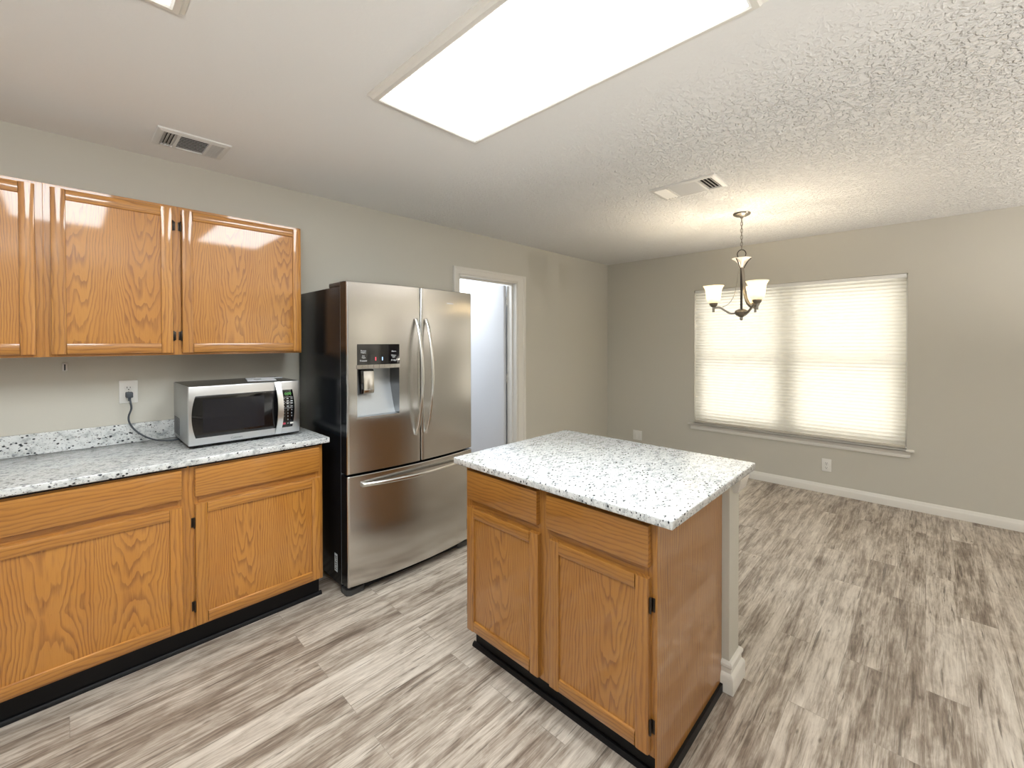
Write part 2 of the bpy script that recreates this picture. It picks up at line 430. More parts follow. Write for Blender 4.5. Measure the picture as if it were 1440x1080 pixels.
# unseen plain doors, added for contrast in the steel's reflections
def flat_door(name, label, mat, loc, rot, w_=.80):
    d = thing(name, label, 'door', loc, rot, None, 'structure')
    MB().box(-w_/2, w_/2, -.030, -.002, .01, 2.03, 0, .003).build('leaf', mat, d)
    f = MB(); f.box(-w_/2-.075, -w_/2-.004, -.022, -.0, 0, 2.10, 0, .004); f.box(w_/2+.004, w_/2+.075, -.022, -.0, 0, 2.10, 0, .004); f.box(-w_/2-.004, w_/2+.004, -.022, 0, 2.034, 2.10, 0, .004)
    f.build('door_casing', 'trim', d)
    MB().lathe([(0, 0), (.03, 0), (.03, .008), (.012, .012), (.012, .03), (.026, .038), (.03, .052), (.022, .066), (0, .07)], (w_/2-.07, -.03, 1.0), 24, 0, 'y').build('knob', 'chrome', d)
flat_door('door_2', 'dark brown door added for reflections, in the wall behind the camera, right of its window', 'dark_door', (4.25, YB+.001, 0), R(180))
flat_door('door_3', 'white door added for reflections, in the window wall, beyond the right edge of the frame', 'door', (E-.001, -2.9, 0), R(-90))
# baseboards
def base_profile(t=.014, h=.085): return [(0, 0), (t, 0), (t, h*.62), (t*.75, h*.72), (t*.55, h*.78), (t*.45, h*.95), (t*.2, h), (0, h)]
b = MB().prism([(E - p[0], p[1]) for p in base_profile()], 'y', -2.42, D); struct('baseboard_far', b, 'trim', 'white baseboard along the window wall', 'baseboard')
b = MB(); b.prism([(D - p[0], p[1]) for p in base_profile()], 'x', DX1+.116, E-.014); b.prism([(D - p[0], p[1]) for p in base_profile()], 'x', 2.0, DX0-.06)
struct('baseboard_left', b, 'trim', 'white baseboard on the wall beside the doorway', 'baseboard')
b = MB().prism([(YB + p[0], p[1]) for p in base_profile()], 'x', XB, 3.77); struct('baseboard_right', b, 'trim', 'white baseboard on the wall right of the camera', 'baseboard')

# ------------------------------------------------------------------ window, sill, blind
def make_window(name, label, loc, rot, hw, hh):
    wn = thing(name, label, 'window', loc, rot, None, 'structure')
    b = MB(); t_ = .045
    b.box(-.03, .03, -hw, -hw+t_, 0, hh, 0, .004); b.box(-.03, .03, hw-t_, hw, 0, hh, 0, .004)
    b.box(-.03, .03, -hw+t_, hw-t_, 0, t_, 0, .004); b.box(-.03, .03, -hw+t_, hw-t_, hh-t_, hh, 0, .004)
    b.box(-.03, .03, -.045, .045, t_, hh-t_, 0, .004)
    b.build('window_frame', 'vinyl', wn)
    for sgn in (-1, 1):
        y0, y1 = (.045, hw-t_) if sgn > 0 else (-hw+t_, -.045)
        for k, (z0, z1, xo) in enumerate(((t_, hh/2+.022, -.015), (hh/2-.022, hh-t_, .012))):
            s_ = .032; sb = MB()
            sb.box(xo-.012, xo+.012, y0, y0+s_, z0, z1, 0, .003); sb.box(xo-.012, xo+.012, y1-s_, y1, z0, z1, 0, .003)
            sb.box(xo-.012, xo+.012, y0+s_, y1-s_, z0, z0+s_, 0, .003); sb.box(xo-.012, xo+.012, y0+s_, y1-s_, z1-s_, z1, 0, .003)
            so = sb.build('sash', 'vinyl', wn)
            MB().box(xo-.002, xo+.002, y0+s_-.004, y1-s_+.004, z0+s_-.004, z1-s_+.004).build('pane', 'glass', so)
cy = (WY0+WY1)/2; hw = (WY1-WY0)/2; hh = WZ1-WZ0
make_window('window_1', 'double window with white vinyl sashes behind the lowered blind', (E+.109, cy, WZ0), 0, hw, hh)
make_window('window_2', 'window in the wall behind the camera, behind its own blind', ((VX0+VX1)/2, YB-.109, VZ0), R(-90), (VX1-VX0)/2, VZ1-VZ0)
# stool and apron
b = MB(); b.box(E-.045, E+.078, WY0, WY1, WZ0-.02, WZ0, 0, .003); b.box(E-.045, E-.0, WY0-.05, WY1+.057, WZ0-.02, WZ0, 0, .006)
b.prism([(E, WZ0-.02), (E-.026, WZ0-.02), (E-.024, WZ0-.034), (E-.014, WZ0-.046), (E-.018, WZ0-.062), (E-.014, WZ0-.075), (E, WZ0-.078)], 'y', WY0-.025, WY1+.032)
struct('trim_2', b, 'trim', 'white window stool and apron under the blind', 'window sill')
# pleated cellular shade
def make_blind(label, loc, rot, hw, hh):
    bl = thing('window_blind', label, 'blind', loc, rot, 'pleated window blinds')
    MB().box(-.02, .02, -hw+.006, hw-.006, hh-.034, hh-.002, 0, .003).build('headrail', 'plate', bl)
    MB().box(-.014, .014, -hw+.008, hw-.008, .004, .024, 0, .003).build('bottom_rail', 'rail', bl)
    z0, z1 = .024, hh-.034; N = round((z1-z0)/.0315); rows = []; seam = MB()
    for i in range(4*N+1):
        z = z0 + (z1-z0)*i/(4*N); x = (.006, -.006, -.010, -.006)[i % 4]
        rows.append([(x, -hw+.010, z), (x, 0, z), (x, hw-.010, z)])
        if i % 4 == 0 and 0 < i < 4*N: seam.box(-.001, .009, -hw+.010, hw-.010, z-.0022, z+.0022)
    f = MB().grid(rows).build('pleated_fabric', 'blind', bl, angle=60)
    seam.build('pleat_seams', 'blind', f)
make_blind('off-white pleated cellular shade lowered over the window', (E+.024, cy, WZ0), 0, hw, hh)
make_blind('off-white pleated shade on the window behind the camera', ((VX0+VX1)/2, YB-.024, VZ0), R(-90), (VX1-VX0)/2, VZ1-VZ0)

# ------------------------------------------------------------------ ceiling lights
def ceiling_light(x0, x1, y0, y1, label):
    cx, cyy = (x0+x1)/2, (y0+y1)/2; a, c = (x1-x0)/2, (y1-y0)/2
    r = thing('ceiling_light', label, 'ceiling light', (cx, cyy, CE), 0, 'fluorescent ceiling panels')
    f = MB(); steps = [(0, 0), (0, -.006), (.012, -.014), (.018, -.024), (.034, -.026), (.042, -.022), (.042, -.012)]
    ring = []
    for o, z in steps: ring.append([(-a+o, -c+o, z), (a-o, -c+o, z), (a-o, c-o, z), (-a+o, c-o, z), (-a+o, -c+o, z)])
    f.grid(ring); f.build('frame', 'trim', r, angle=25)
    i = .041; MB().box(-a+i, a-i, -c+i, c-i, -.019, -.004, 0, .003).build('diffuser', 'diffuser', r)
    return r
ceiling_light(.862, 1.452, .345, 1.652, 'large glowing rectangular ceiling light above the island edge')
ceiling_light(-.326, .264, .345, 1.652, 'second ceiling light panel nearly out of view at the top left')

# side room lamp
sl = thing('ceiling_lamp', 'round ceiling lamp in the side room beyond the doorway', 'ceiling light', (2.75, 4.1, CE))
MB().lathe([(0, -.09), (.06, -.085), (.11, -.06), (.135, -.02), (.135, 0)], (0, 0, 0), 32).build('globe', 'side_lamp', sl)
li = bpy.data.lights.new('side_room_light', 'POINT'); li.energy = SIDE; li.color = (.90, .95, 1); li.shadow_soft_size = .1
lo = bpy.data.objects.new('side_room_light', li); COL.objects.link(lo); lo.location = (0, 0, -.2); lo.parent = sl

# ------------------------------------------------------------------ ceiling vents
def ceiling_vent(cx, cyy, L, W, rot, label):
    r = thing('ceiling_vent', label, 'vent', (cx, cyy, CE), rot, 'ceiling air vents')
    a, c = L/2, W/2; f = MB()
    steps = [(0, 0), (.003, -.006), (.016, -.012), (.028, -.012), (.030, -.002)]
    ring = [[(-a+o, -c+o, z), (a-o, -c+o, z), (a-o, c-o, z), (-a+o, c-o, z), (-a+o, -c+o, z)] for o, z in steps]
    f.grid(ring); 
    ia, ic = a-.028, c-.028; e = ia*.5
    f.box(-e-.008, -e+.004, -ic, ic, -.013, -.002); f.box(e-.004, e+.008, -ic, ic, -.013, -.002)
    f.build('frame', 'vent', r, angle=25)
    MB().box(-ia-.002, ia+.002, -ic-.002, ic+.002, -.0025, -.0005).build('duct_opening', 'duct', r)
    n = 9
    for i in range(n):
        y = -ic + (i+.5)*2*ic/n; w_ = ic/n*1.15
        s_ = MB().prism([(y-w_, -.0125), (y-w_+.0012, -.0135), (y+w_, -.004), (y+w_-.0012, -.003)], 'x', -e+.004, e-.004); s_.build('slat', 'vent', r)
    for sg in (-1, 1):
        for i in range(4):
            x = sg*(e + .008 + (i+.5)*(ia-e-.008)/4); w_ = (ia-e)/8*.72
            s_ = MB().prism([(x-sg*w_, -.004), (x-sg*w_+.001, -.003), (x+sg*w_, -.0135), (x+sg*w_-.001, -.0145)], 'y', -ic, ic); s_.build('fin', 'vent', r)
    return r
ceiling_vent(.458, 2.70, .30, .235, 0, 'white ceiling air vent above the upper cabinets')
ceiling_vent(2.845, 1.14, .42, .265, R(90), 'white ceiling air vent between the light panel and the chandelier')

# ------------------------------------------------------------------ cabinets (local frame: front faces -y, x to the right)
OK = ['oak_v', 'oak_h', 'oak_panel']
def door_part(root, x0, x1, z0, z1, hinge):
    """framed door with recessed veneer panel, hinges on the given side"""
    s_, t0 = .047, -.021
    f = MB()
    def member(ax0, ax1, az0, az1, mat, inner):
        b = bmesh.new(); bmesh.ops.create_cube(b, size=1)
        for v in b.verts: v.co = Vector(((ax0+ax1)/2 + v.co.x*(ax1-ax0), t0/2 + v.co.y*abs(t0), (az0+az1)/2 + v.co.z*(az1-az0)))
        # chamfer the front inner edge, ease the front outer edge
        def pick(fn): return [e for e in b.edges if all(fn(v.co) for v in e.verts)]
        fr = lambda co: co.y < t0 + 1e-5
        inn, outr = {'l': (lambda c: c.x > ax1-1e-5, lambda c: c.x < ax0+1e-5), 'r': (lambda c: c.x < ax0+1e-5, lambda c: c.x > ax1-1e-5),
                     't': (lambda c: c.z < az0+1e-5, lambda c: c.z > az1-1e-5), 'b': (lambda c: c.z > az1-1e-5, lambda c: c.z < az0+1e-5)}[inner]
        e1 = pick(lambda c: fr(c) and outr(c))
        bmesh.ops.bevel(b, geom=e1, offset=.005, segments=2, affect='EDGES', profile=.5)
        e2 = [e for e in b.edges if all(fr(v.co) and inn(v.co) for v in e.verts)]
        bmesh.ops.bevel(b, geom=e2, offset=.009, segments=2, affect='EDGES', profile=.6)
        f._merge(b, mat)
    member(x0, x0+s_, z0, z1, 0, 'l'); member(x1-s_, x1, z0, z1, 0, 'r')
    member(x0+s_, x1-s_, z1-s_, z1, 1, 't'); member(x0+s_, x1-s_, z0, z0+s_, 1, 'b')
    d = f.build('door', OK[:2], root, angle=30)
    MB().box(x0+s_-.003, x1-s_+.003, -.0115, -.003, z0+s_-.003, z1-s_+.003).build('panel', OK[2], d)
    if hinge:
        hx = x0-.003 if hinge == 'l' else x1+.003
        sg = -1 if hinge == 'l' else 1
        for hz in (z0+.085, z1-.085):
            h = MB(); h.lathe([(0, -.026), (.0022, -.026), (.0045, -.022), (.0045, .022), (.0022, .026), (0, .026)], (hx, -.012, hz), 12)
            h.box(hx-.001 if sg > 0 else hx-.011, hx+.011 if sg > 0 else hx+.001, -.003, 0, hz-.022, hz+.022, 0, .001)
            h.build('hinge', 'bronze', d)
    return d
def drawer_part(root, x0, x1, z0, z1):
    f = MB(); b = bmesh.new(); bmesh.ops.create_cube(b, size=1)
    for v in b.verts: v.co = Vector(((x0+x1)/2 + v.co.x*(x1-x0), -.0105 + v.co.y*.021, (z0+z1)/2 + v.co.z*(z1-z0)))
    ed = [e for e in b.edges if all(v.co.y < -.0209 for v in e.verts)]
    bmesh.ops.bevel(b, geom=ed, offset=.005, segments=2, affect='EDGES', profile=.5)
    f._merge(b, 0); return f.build('drawer', OK[1], root)
def face_frame(root, W, z0, z1, stiles, rails):
    f = MB()
    for a, c in stiles: f.box(a, c, 0, .02, z0, z1, 0, .0008, 1)
    for a, c in rails: f.box(.001, W-.001, .0006, .0194, a, c, 1)
    return f.build('face_frame', OK[:2], root)
def base_cabinet(name, label, loc, rot, W, dep, stiles, doors, drawers, group, shoe_ends=()):
    r = thing(name, label, 'cabinet', loc, rot, group); zt = CT-.030
    MB().prism([(.02, .115), (.062, .115), (.062, .004), (dep, .004), (dep, zt), (.02, zt)], 'x', .0008, W-.0008).build('carcass', OK[0], r)
    face_frame(r, W, .115, zt, stiles, [(.115, .15), (.675, .72), (.838, zt)])
    for d in doors: door_part(r, *d)
    for d in drawers: drawer_part(r, *d)
    k = MB(); k.box(.0, W, .056, .062, .0, .113); k.prism([(.056, 0), (.040, 0), (.042, .009), (.048, .016), (.056, .018)], 'x', -.012 if 'l' in shoe_ends else 0, W+(.012 if 'r' in shoe_ends else 0))
    k.build('toe_kick', 'black', r)
    MB().box(.004, W-.004, -.004, .0, zt-.012, zt-.0004).build('black_strip', 'black', r)  # thin black strip just under the worktop
    return r
FY = 2.431
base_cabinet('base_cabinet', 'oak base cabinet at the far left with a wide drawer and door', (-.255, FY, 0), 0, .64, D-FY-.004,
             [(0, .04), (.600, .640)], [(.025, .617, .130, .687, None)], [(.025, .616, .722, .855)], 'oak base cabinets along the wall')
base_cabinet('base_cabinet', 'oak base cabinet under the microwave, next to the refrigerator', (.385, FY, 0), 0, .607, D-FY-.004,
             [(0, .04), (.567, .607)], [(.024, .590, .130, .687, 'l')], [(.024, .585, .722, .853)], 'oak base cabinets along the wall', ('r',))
# cabinet beyond the left edge of the frame
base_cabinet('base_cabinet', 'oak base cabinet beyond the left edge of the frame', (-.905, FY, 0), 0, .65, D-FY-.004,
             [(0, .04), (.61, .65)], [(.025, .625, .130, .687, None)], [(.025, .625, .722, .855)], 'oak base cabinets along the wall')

def wall_cabinet(label, loc, W, stiles, doors):
    r = thing('wall_cabinet', label, 'cabinet', loc, 0, 'oak wall cabinets'); z1 = 2.126-1.368; dep = D-loc[1]-.002
    MB().box(.0008, W-.0008, .02, dep, .012, z1).build('carcass', OK[0], r)
    face_frame(r, W, 0, z1, stiles, [(0, .035), (z1-.035, z1)])
    for d in doors: door_part(r, *d)
    return r
UY = 2.769
wall_cabinet('two-door oak wall cabinet above the microwave', (-.062, UY, 1.368), 1.070,
             [(0, .04), (.445, .480), (1.03, 1.07)], [(.022, .444, .012, .742, 'r'), (.482, 1.064, .012, .742, 'l')])
wall_cabinet('oak wall cabinet cut off by the left edge of the frame', (-.76, UY, 1.368), .698,
             [(0, .04), (.658, .698)], [(.02, .675, .012, .742, None)])

# worktop with backsplash
wt = MB(); wt.box(-.905, 1.022, 2.3975, D-.0005, CT-.030, CT, 0, .005, 3)
wo = tag(wt.build('countertop', 'granite'), 'speckled white granite worktop along the wall under the microwave', 'countertop')
bs = MB().box(-.905, 1.0, D-.0205, D-.0005, CT+.0003, CT+.1, 0, .002).build('backsplash', 'granite')
tag(bs, 'low speckled granite backsplash strip along the wall behind the worktop', 'backsplash')

# ------------------------------------------------------------------ island
IW = .915
OK = ['isl_v', 'isl_h', 'isl_panel']      # same oak with the island's shade put into its colour
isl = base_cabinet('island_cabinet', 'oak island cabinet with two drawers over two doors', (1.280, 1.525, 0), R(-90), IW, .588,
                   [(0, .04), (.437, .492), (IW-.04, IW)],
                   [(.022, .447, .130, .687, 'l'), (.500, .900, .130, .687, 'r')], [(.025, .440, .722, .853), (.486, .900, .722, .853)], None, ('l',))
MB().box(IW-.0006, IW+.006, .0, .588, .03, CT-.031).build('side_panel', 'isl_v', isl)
MB().prism([(.062, 0), (.588, 0), (.588, .035), (.062, .035)], 'x', IW-.0006, IW+.016).build('base_shoe', 'black', isl)
tp = MB(); tp.box(1.237, 2.088, .537, 1.569, CT-.030, CT, 0, .005, 3)
tag(tp.build('countertop', 'granite'), 'speckled white granite slab on top of the island', 'countertop')
# half wall behind the island cabinet
PX0, PX1, PY0, PY1 = 1.872, 1.992, .575, 1.545
b = MB().box(PX0, PX1, PY0, PY1, 0, CT-.031, 0, .006, 2); struct('wall_island', b, 'wall', 'greige half wall carrying the back of the island top', 'half wall')
def wrap(path, prof):
    """profile (out, z) swept around the outside of a path of wall corners, mitred"""
    rows = []
    for o, z in prof:
        r = []
        for k, p in enumerate(path):
            n0 = n1 = None
            if k > 0: d = (p[0]-path[k-1][0], p[1]-path[k-1][1]); l = math.hypot(*d); n0 = (d[1]/l, -d[0]/l)
            if k < len(path)-1: d = (path[k+1][0]-p[0], path[k+1][1]-p[1]); l = math.hypot(*d); n1 = (d[1]/l, -d[0]/l)
            n = (n0[0]+n1[0], n0[1]+n1[1]) if n0 and n1 else (n0 or n1)
            r.append((p[0]+n[0]*o, p[1]+n[1]*o, z))
        rows.append(r)
    return MB().grid(rows)
bp = [(0, .002), (.020, .002), (.020, .062), (.017, .070), (.009, .080), (.008, .098), (.014, .106), (.014, .116), (.008, .124), (0, .126)]
b = wrap([(PX0, PY0+.032), (PX0, PY0), (PX1, PY0), (PX1, PY1)], bp)
b.prism([(PX0, .002), (PX0-.020, .002), (PX0-.020, .062), (PX0-.009, .080), (PX0-.008, .098), (PX0-.014, .106), (PX0-.014, .116), (PX0, .126)], 'y', PY0+.0315, PY0+.0321)
struct('baseboard_island', b, 'trim', 'white baseboard wrapped around the foot of the island half wall', 'baseboard')
zt_ = CT-.031
b = wrap([(PX0+.035, PY0), (PX1, PY0), (PX1, PY1)], [(0, zt_-.062), (.016, zt_-.062), (.020, zt_-.058), (.030, zt_-.012), (.030, zt_), (0, zt_)])
b.prism([(PY0, zt_-.062), (PY0-.016, zt_-.062), (PY0-.020, zt_-.058), (PY0-.030, zt_-.012), (PY0-.030, zt_), (PY0, zt_)], 'x', PX0+.0344, PX0+.0352)
struct('trim_3', b, 'trim', 'short white moulding under the island top', 'moulding')

# ------------------------------------------------------------------ refrigerator
fr = thing('refrigerator', 'stainless steel French door refrigerator with black sides', 'refrigerator', (1.085, 2.31, 0))
FX = .897
def bow(x): return -.040*(1 - ((x - FX/2)/(FX/2))**2)
c = MB(); c.box(.004, FX-.004, .095, .722, .03, 1.752, 0, .004); c.box(.03, FX-.03, .10, .70, .0, .03)
co = c.build('casing', 'casing', fr)
MB().box(.002, FX-.002, .083, .0955, .05, 1.755).build('gasket', 'gasket', fr)
for sx in (.004, FX-.130):
    MB().box(sx, sx+.126, .055, .25, 1.7525, 1.777, 0, .005).build('hinge_cover', 'darkgrey', fr)
def front_slab(x0, x1, z0, z1, hole=None, rl=True, rr=True):
    """bowed steel front with rounded side edges on a dark door body"""
    mb = MB(); bk = .082; er = .012
    xs = sorted(set([x0 + (x1-x0)*i/16 for i in range(17)] + ([hole[0], hole[1]] if hole else [])))
    prof = []
    for i in range(6):
        a = math.pi/2*i/5; prof.append((x0 + er*(1-math.sin(a)), bow(x0) + er*(1-math.cos(a))))
    prof = [(x0 + er*(1-math.cos(math.pi/2*i/5)), bow(x0+er) + er*(1-math.sin(math.pi/2*i/5))) for i in range(6)]
    prof += [(x, bow(x)) for x in xs if x0+er < x < x1-er]
    prof += [(x1 - er*(1-math.cos(math.pi/2*i/5)), bow(x1-er) + er*(1-math.sin(math.pi/2*i/5))) for i in range(5, -1, -1)]
    zs = [z0, z0+.004] + ([hole[2], hole[3]] if hole else []) + [z1-.004, z1]
    bmx = bmesh.new(); V = {}
    def vert(i, j, inset=0):
        k = (i, j)
        if k not in V:
            x, y = prof[i]; V[k] = bmx.verts.new((x, y + (.004 if j in (0, len(zs)-1) else 0), zs[j]))
        return V[k]
    for i in range(len(prof)-1):
        for j in range(len(zs)-1):
            if hole and prof[i][0] >= hole[0]-1e-6 and prof[i+1][0] <= hole[1]+1e-6 and zs[j] >= hole[2]-1e-6 and zs[j+1] <= hole[3]+1e-6: continue
            bmx.faces.new((vert(i, j), vert(i+1, j), vert(i+1, j+1), vert(i, j+1)))
    mb._merge(bmx, 0)
    # body sides, top, bottom
    for j in (0, -1):
        z = zs[j]; rows = [[(p[0], p[1]+.004, z) for p in prof], [(p[0], bk, z) for p in prof]]
        mb.grid(rows, 1)
    for i in (0, -1):
        x, y = prof[i]; mb.grid([[(x, y, z0), (x, y, z1)], [(x, bk, z0), (x, bk, z1)]], 1)
    return mb
HX0, HX1, HZ0, HZ1 = .051, .302, 1.006, 1.283
ld = front_slab(-.003, .4495, .692, 1.771, (HX0, HX1, HZ0, HZ1)).build('left_door', ['steel', 'casing'], fr)
rd = front_slab(.4545, FX+.003, .692, 1.771).build('right_door', ['steel', 'casing'], fr)
fd = front_slab(-.003, FX+.003, .060, .680).build('freezer_drawer', ['steel', 'casing'], fr)
# water and ice dispenser
def yb(x, o=0): return bow(x) - o
cav = MB(); y_f = bow(.06) + .001
for (A, B, mt) in (((HX0, HZ0), (HX0, HZ1), 1), ((HX1, HZ0), (HX1, HZ1), 1)):
    x = A[0]; cav.grid([[(x, bow(x), A[1]), (x, bow(x), B[1])], [(x, .075, A[1]), (x, .075, B[1])]], mt)
n = 12; pr = []
for i in range(n+1):
    t = i/n; z = HZ0 + .004 + (HZ1-HZ0-.004)*t
    pr.append((.012 + .060*min(1, t*1.5)**.8, z))
cav.grid([[(HX0, y, z), (HX1-.045, y, z), (HX1, y, z)] for y, z in pr], 0)
cav.grid([[(HX0, bow(HX0), HZ1), (HX1, bow(HX1), HZ1)], [(HX0, .075, HZ1), (HX1, .075, HZ1)]], 1)
cav.grid([[(HX0, bow(HX0), HZ0), (HX1, bow(HX1), HZ0)], [(HX0, .02, HZ0+.004), (HX1, .02, HZ0+.004)]], 0)
dc = cav.build('dispenser_recess', ['silver', 'blackgloss'], ld)
for (xa, xb, za, zb_) in ((HX0-.004, HX1+.004, HZ0-.006, HZ0+.003), (HX0-.004, HX1+.004, HZ1-.002, HZ1+.020)):
    pts = [(xa + (xb-xa)*i/8) for i in range(9)]; rim = MB()
    for x_, x2 in zip(pts, pts[1:]): rim.box(x_, x2+.0002, (bow(x_)+bow(x2))/2-.0035, (bow(x_)+bow(x2))/2+.004, za, zb_)
    rim.build('dispenser_trim', 'chrome', ld)
lv = MB(); lv.box(.082, .165, .012, .055, 1.135, 1.275, 1, .006); lv.prism([(.004, 1.155), (.011, 1.135), (.017, 1.140), (.016, 1.262), (.008, 1.266)], 'x', .098, .162, 0, .002)
lv.build('dispenser_lever', ['chrome', 'blackgloss'], ld)
pn = MB(); pts = [HX0 + (HX1-HX0)*i/8 for i in range(9)]
pn.grid([[(x, bow(x)-.0025, 1.303) for x in pts], [(x, bow(x)-.0025, 1.420) for x in pts]])
pn.grid([[(x, bow(x)-.0025, 1.420) for x in pts], [(x, bow(x)+.001, 1.420) for x in pts]]); pn.grid([[(x, bow(x)-.0025, 1.303) for x in pts], [(x, bow(x)+.001, 1.303) for x in pts]])
pn.grid([[(HX0, bow(HX0)-.0025, z) for z in (1.303, 1.42)], [(HX0, bow(HX0)+.001, z) for z in (1.303, 1.42)]]); pn.grid([[(HX1, bow(HX1)-.0025, z) for z in (1.303, 1.42)], [(HX1, bow(HX1)+.001, z) for z in (1.303, 1.42)]])
pp = pn.build('control_panel', 'blackgloss', ld)
def ptxt(s, x, z, size, mat='white_ink'):
    sl_ = math.atan2(bow(x+.01)-bow(x-.01), .02)
    return text('panel_print', s, size, (x, bow(x)-.0034, z), (R(90), 0, sl_), mat, pp)
ptxt('Power', .085, 1.382, .012); ptxt('Freeze', .085, 1.372, .011); ptxt('Ice', .085, 1.354, .012); ptxt('Type', .085, 1.344, .011); ptxt('Freezer', .085, 1.326, .013)
ptxt('Alarm', .265, 1.378, .012); ptxt('Water', .265, 1.354, .012); ptxt('Light', .265, 1.345, .010); ptxt('Fridge', .265, 1.326, .013)
for x, mt in ((.155, 'red_led'), (.195, 'blue_led')):
    q = MB(); q.box(x-.003, x+.003, bow(x)-.0036, bow(x)-.0024, 1.326, 1.346, 0, .0008); q.build('indicator_light', mt, pp)
text('brand_mark', 'SAMSUNG', .013, (.690, bow(.690)-.0008, 1.686), (R(90), 0, math.atan2(bow(.70)-bow(.68), .02)), 'paper', rd)
# handles
def v_handle(x, par):
    h = MB(); pts = []; n = 28
    for i in range(n+1):
        t = i/n; z = .862 + (1.574-.862)*t; s_ = 1-(2*t-1)**2
        pts.append((x, bow(x) - .004 - .072*s_**.8, z))
    h.tube(pts, 0, 14, 0, False, (.011, .0075, (1, 0, 0))); h.build('handle', 'chrome', par)
v_handle(.4145, ld); v_handle(.4885, rd)
h = MB(); pts = []; n = 32
for i in range(n+1):
    t = i/n; x = .075 + (FX-.15)*t; s_ = 1-(2*t-1)**2
    pts.append((x, bow(x) - .018 - .036*s_, .628))
h.tube(pts, 0, 14, 0, False, (.012, .010, (0, 0, 1)))
for x in (.080, FX-.08): h.box(x-.012, x+.012, bow(x)-.020, bow(x)+.004, .615, .641, 0, .004)
h.build('handle', 'chrome', fd)
# grille, feet, label
g = MB(); g.box(.03, FX-.03, .03, .11, .012, .055, 0, .004); g.build('kick_grille', 'black', fr)
for sx, sg in ((.0, 1), (FX, -1)):
    ft = MB(); ft.prism([(sx, .10), (sx, .035), (sx+sg*.02, .018), (sx+sg*.10, .022), (sx+sg*.12, .05), (sx+sg*.12, .10)], 'z', .0, .035, 0, .004); ft.build('foot', 'darkgrey', fr)
lb = MB().box(.0025, .0042, .152, .188, .095, .198); lbl = lb.build('rating_label', 'paper', fr)
for i, z in enumerate((.182, .172, .160, .146, .134, .120, .108)):
    q = MB().box(.0020, .0026, .158, .182 - (i % 3)*.005, z-.0025, z+.0025); q.build('label_print', 'ink', lbl)

# ------------------------------------------------------------------ microwave
mw = thing('microwave', 'stainless steel microwave oven plugged in on the worktop', 'microwave', (.418, 2.61, CT))
W, H0, H1 = .520, .016, .309
b = MB().box(0, W, .026, .405, H0, H1, 0, .003); body = b.build('body', plain('oven_case', (.42, .43, .43), .35, .8), mw)
tb = MB().box(.004, W-.004, .028, .402, H1, H1+.0015); tb.build('top_panel', plain('oven_top', (.05, .05, .05), .25, .5), mw)
for x, y in ((.04, .06), (W-.04, .06), (.04, .36), (W-.04, .36)):
    MB().lathe([(0, 0), (.014, 0), (.016, .017), (0, .017)], (x, y, 0), 16).build('foot', 'black', mw)
b = MB().box(.004, W-.004, .004, .395, .010, .0162); b.build('base_pan', 'black', mw)
# vent perforations on the left side
vb = MB()
for i in range(8):
    for j in range(12): vb.box(-.0006, .0005, .232+i*.020, .232+i*.020+.013, .036+j*.0078, .036+j*.0078+.0042)
vb.build('vent_grille', 'ink', mw)
# door: steel surround
dl = MB(); dl.box(.0, .416, .0, .026, H0, H1, 0, .004, 2); door = dl.build('door', 'steel_mw', mw)
cp = MB(); cp.box(.4175, W, .0, .026, H0, H1, 0, .004, 2); ctrl = cp.build('control_surround', 'steel_mw', mw)
def bowed(x0, x1, z0, z1, bl_, br_, n=12, rc=.010):
    p = []
    for i in range(n+1):
        t = i/n; p.append((x0 - bl_*(1-(2*t-1)**2), z0 + (z1-z0)*t))
    for i in range(n, -1, -1):
        t = i/n; p.append((x1 + br_*(1-(2*t-1)**2), z0 + (z1-z0)*t))
    return p
wb = MB().prism(bowed(.028, .412, .052, .262, .016, 0), 'y', -.0022, .004, 0, .001); wdw = wb.build('window', 'blackgloss', door)
MB().prism([(.058, .076), (.336, .076), (.336, .240), (.058, .240)], 'y', -.0027, -.0018).build('screen', 'screen', wdw)
text('brand_mark', 'Cuisinart', .0145, (.204, -.0006, .032), FRONT, 'grey_ink', door)
pb = MB().prism(bowed(.424, .480, .050, .262, 0, .012), 'y', -.0022, .004, 0, .001); cpn = pb.build('keypad', 'blackgloss', ctrl)
text('clock_display', '0:00', .020, (.456, -.0028, .238), FRONT, 'green_led', cpn)
for r_, z in enumerate((.212, .198, .184, .168)):
    for k in range(3):
        q = MB(); x = .434 + k*.021; q.box(x-.0055, x+.0055, -.0028, -.0020, z-.0022, z+.0012); q.build('button_print', 'white_ink', cpn)
for z in (.220, .190, .158): MB().box(.432, .482, -.0027, -.0020, z-.0006, z+.0006).build('divider_line', 'white_ink', cpn)
for i, ch in enumerate('123456789'):
    text('number_key', ch, .0105, (.436 + (i % 3)*.020, -.0028, .146 - (i//3)*.0175), FRONT, 'white_ink', cpn)
text('number_key', '0', .0105, (.456, -.0028, .092), FRONT, 'white_ink', cpn)
MB().box(.428, .443, -.0030, -.0020, .066, .077, 0, .0004).build('stop_key', 'red_btn', cpn)
text('number_key', 'x', .010, (.456, -.0028, .072), FRONT, 'white_ink', cpn)
MB().box(.467, .485, -.0030, -.0020, .066, .076, 0, .0004).build('start_key', 'plate', cpn)
# arched handle
hm = MB(); n = 24; rows = []
for i in range(n+1):
    t = i/n; z = H0+.001 + (H1-H0-.002)*t; s_ = 1-(2*t-1)**2; y = -.002-.030*s_; x = .388 + .010*s_
    rows.append([(x, y, z), (x+.028, y, z), (x+.028, y+.010, z), (x, y+.010, z), (x, y, z)])
hm.grid(rows); hm.build('handle', plain('handle_steel', (.80, .81, .82), .28, 1), door, angle=50)
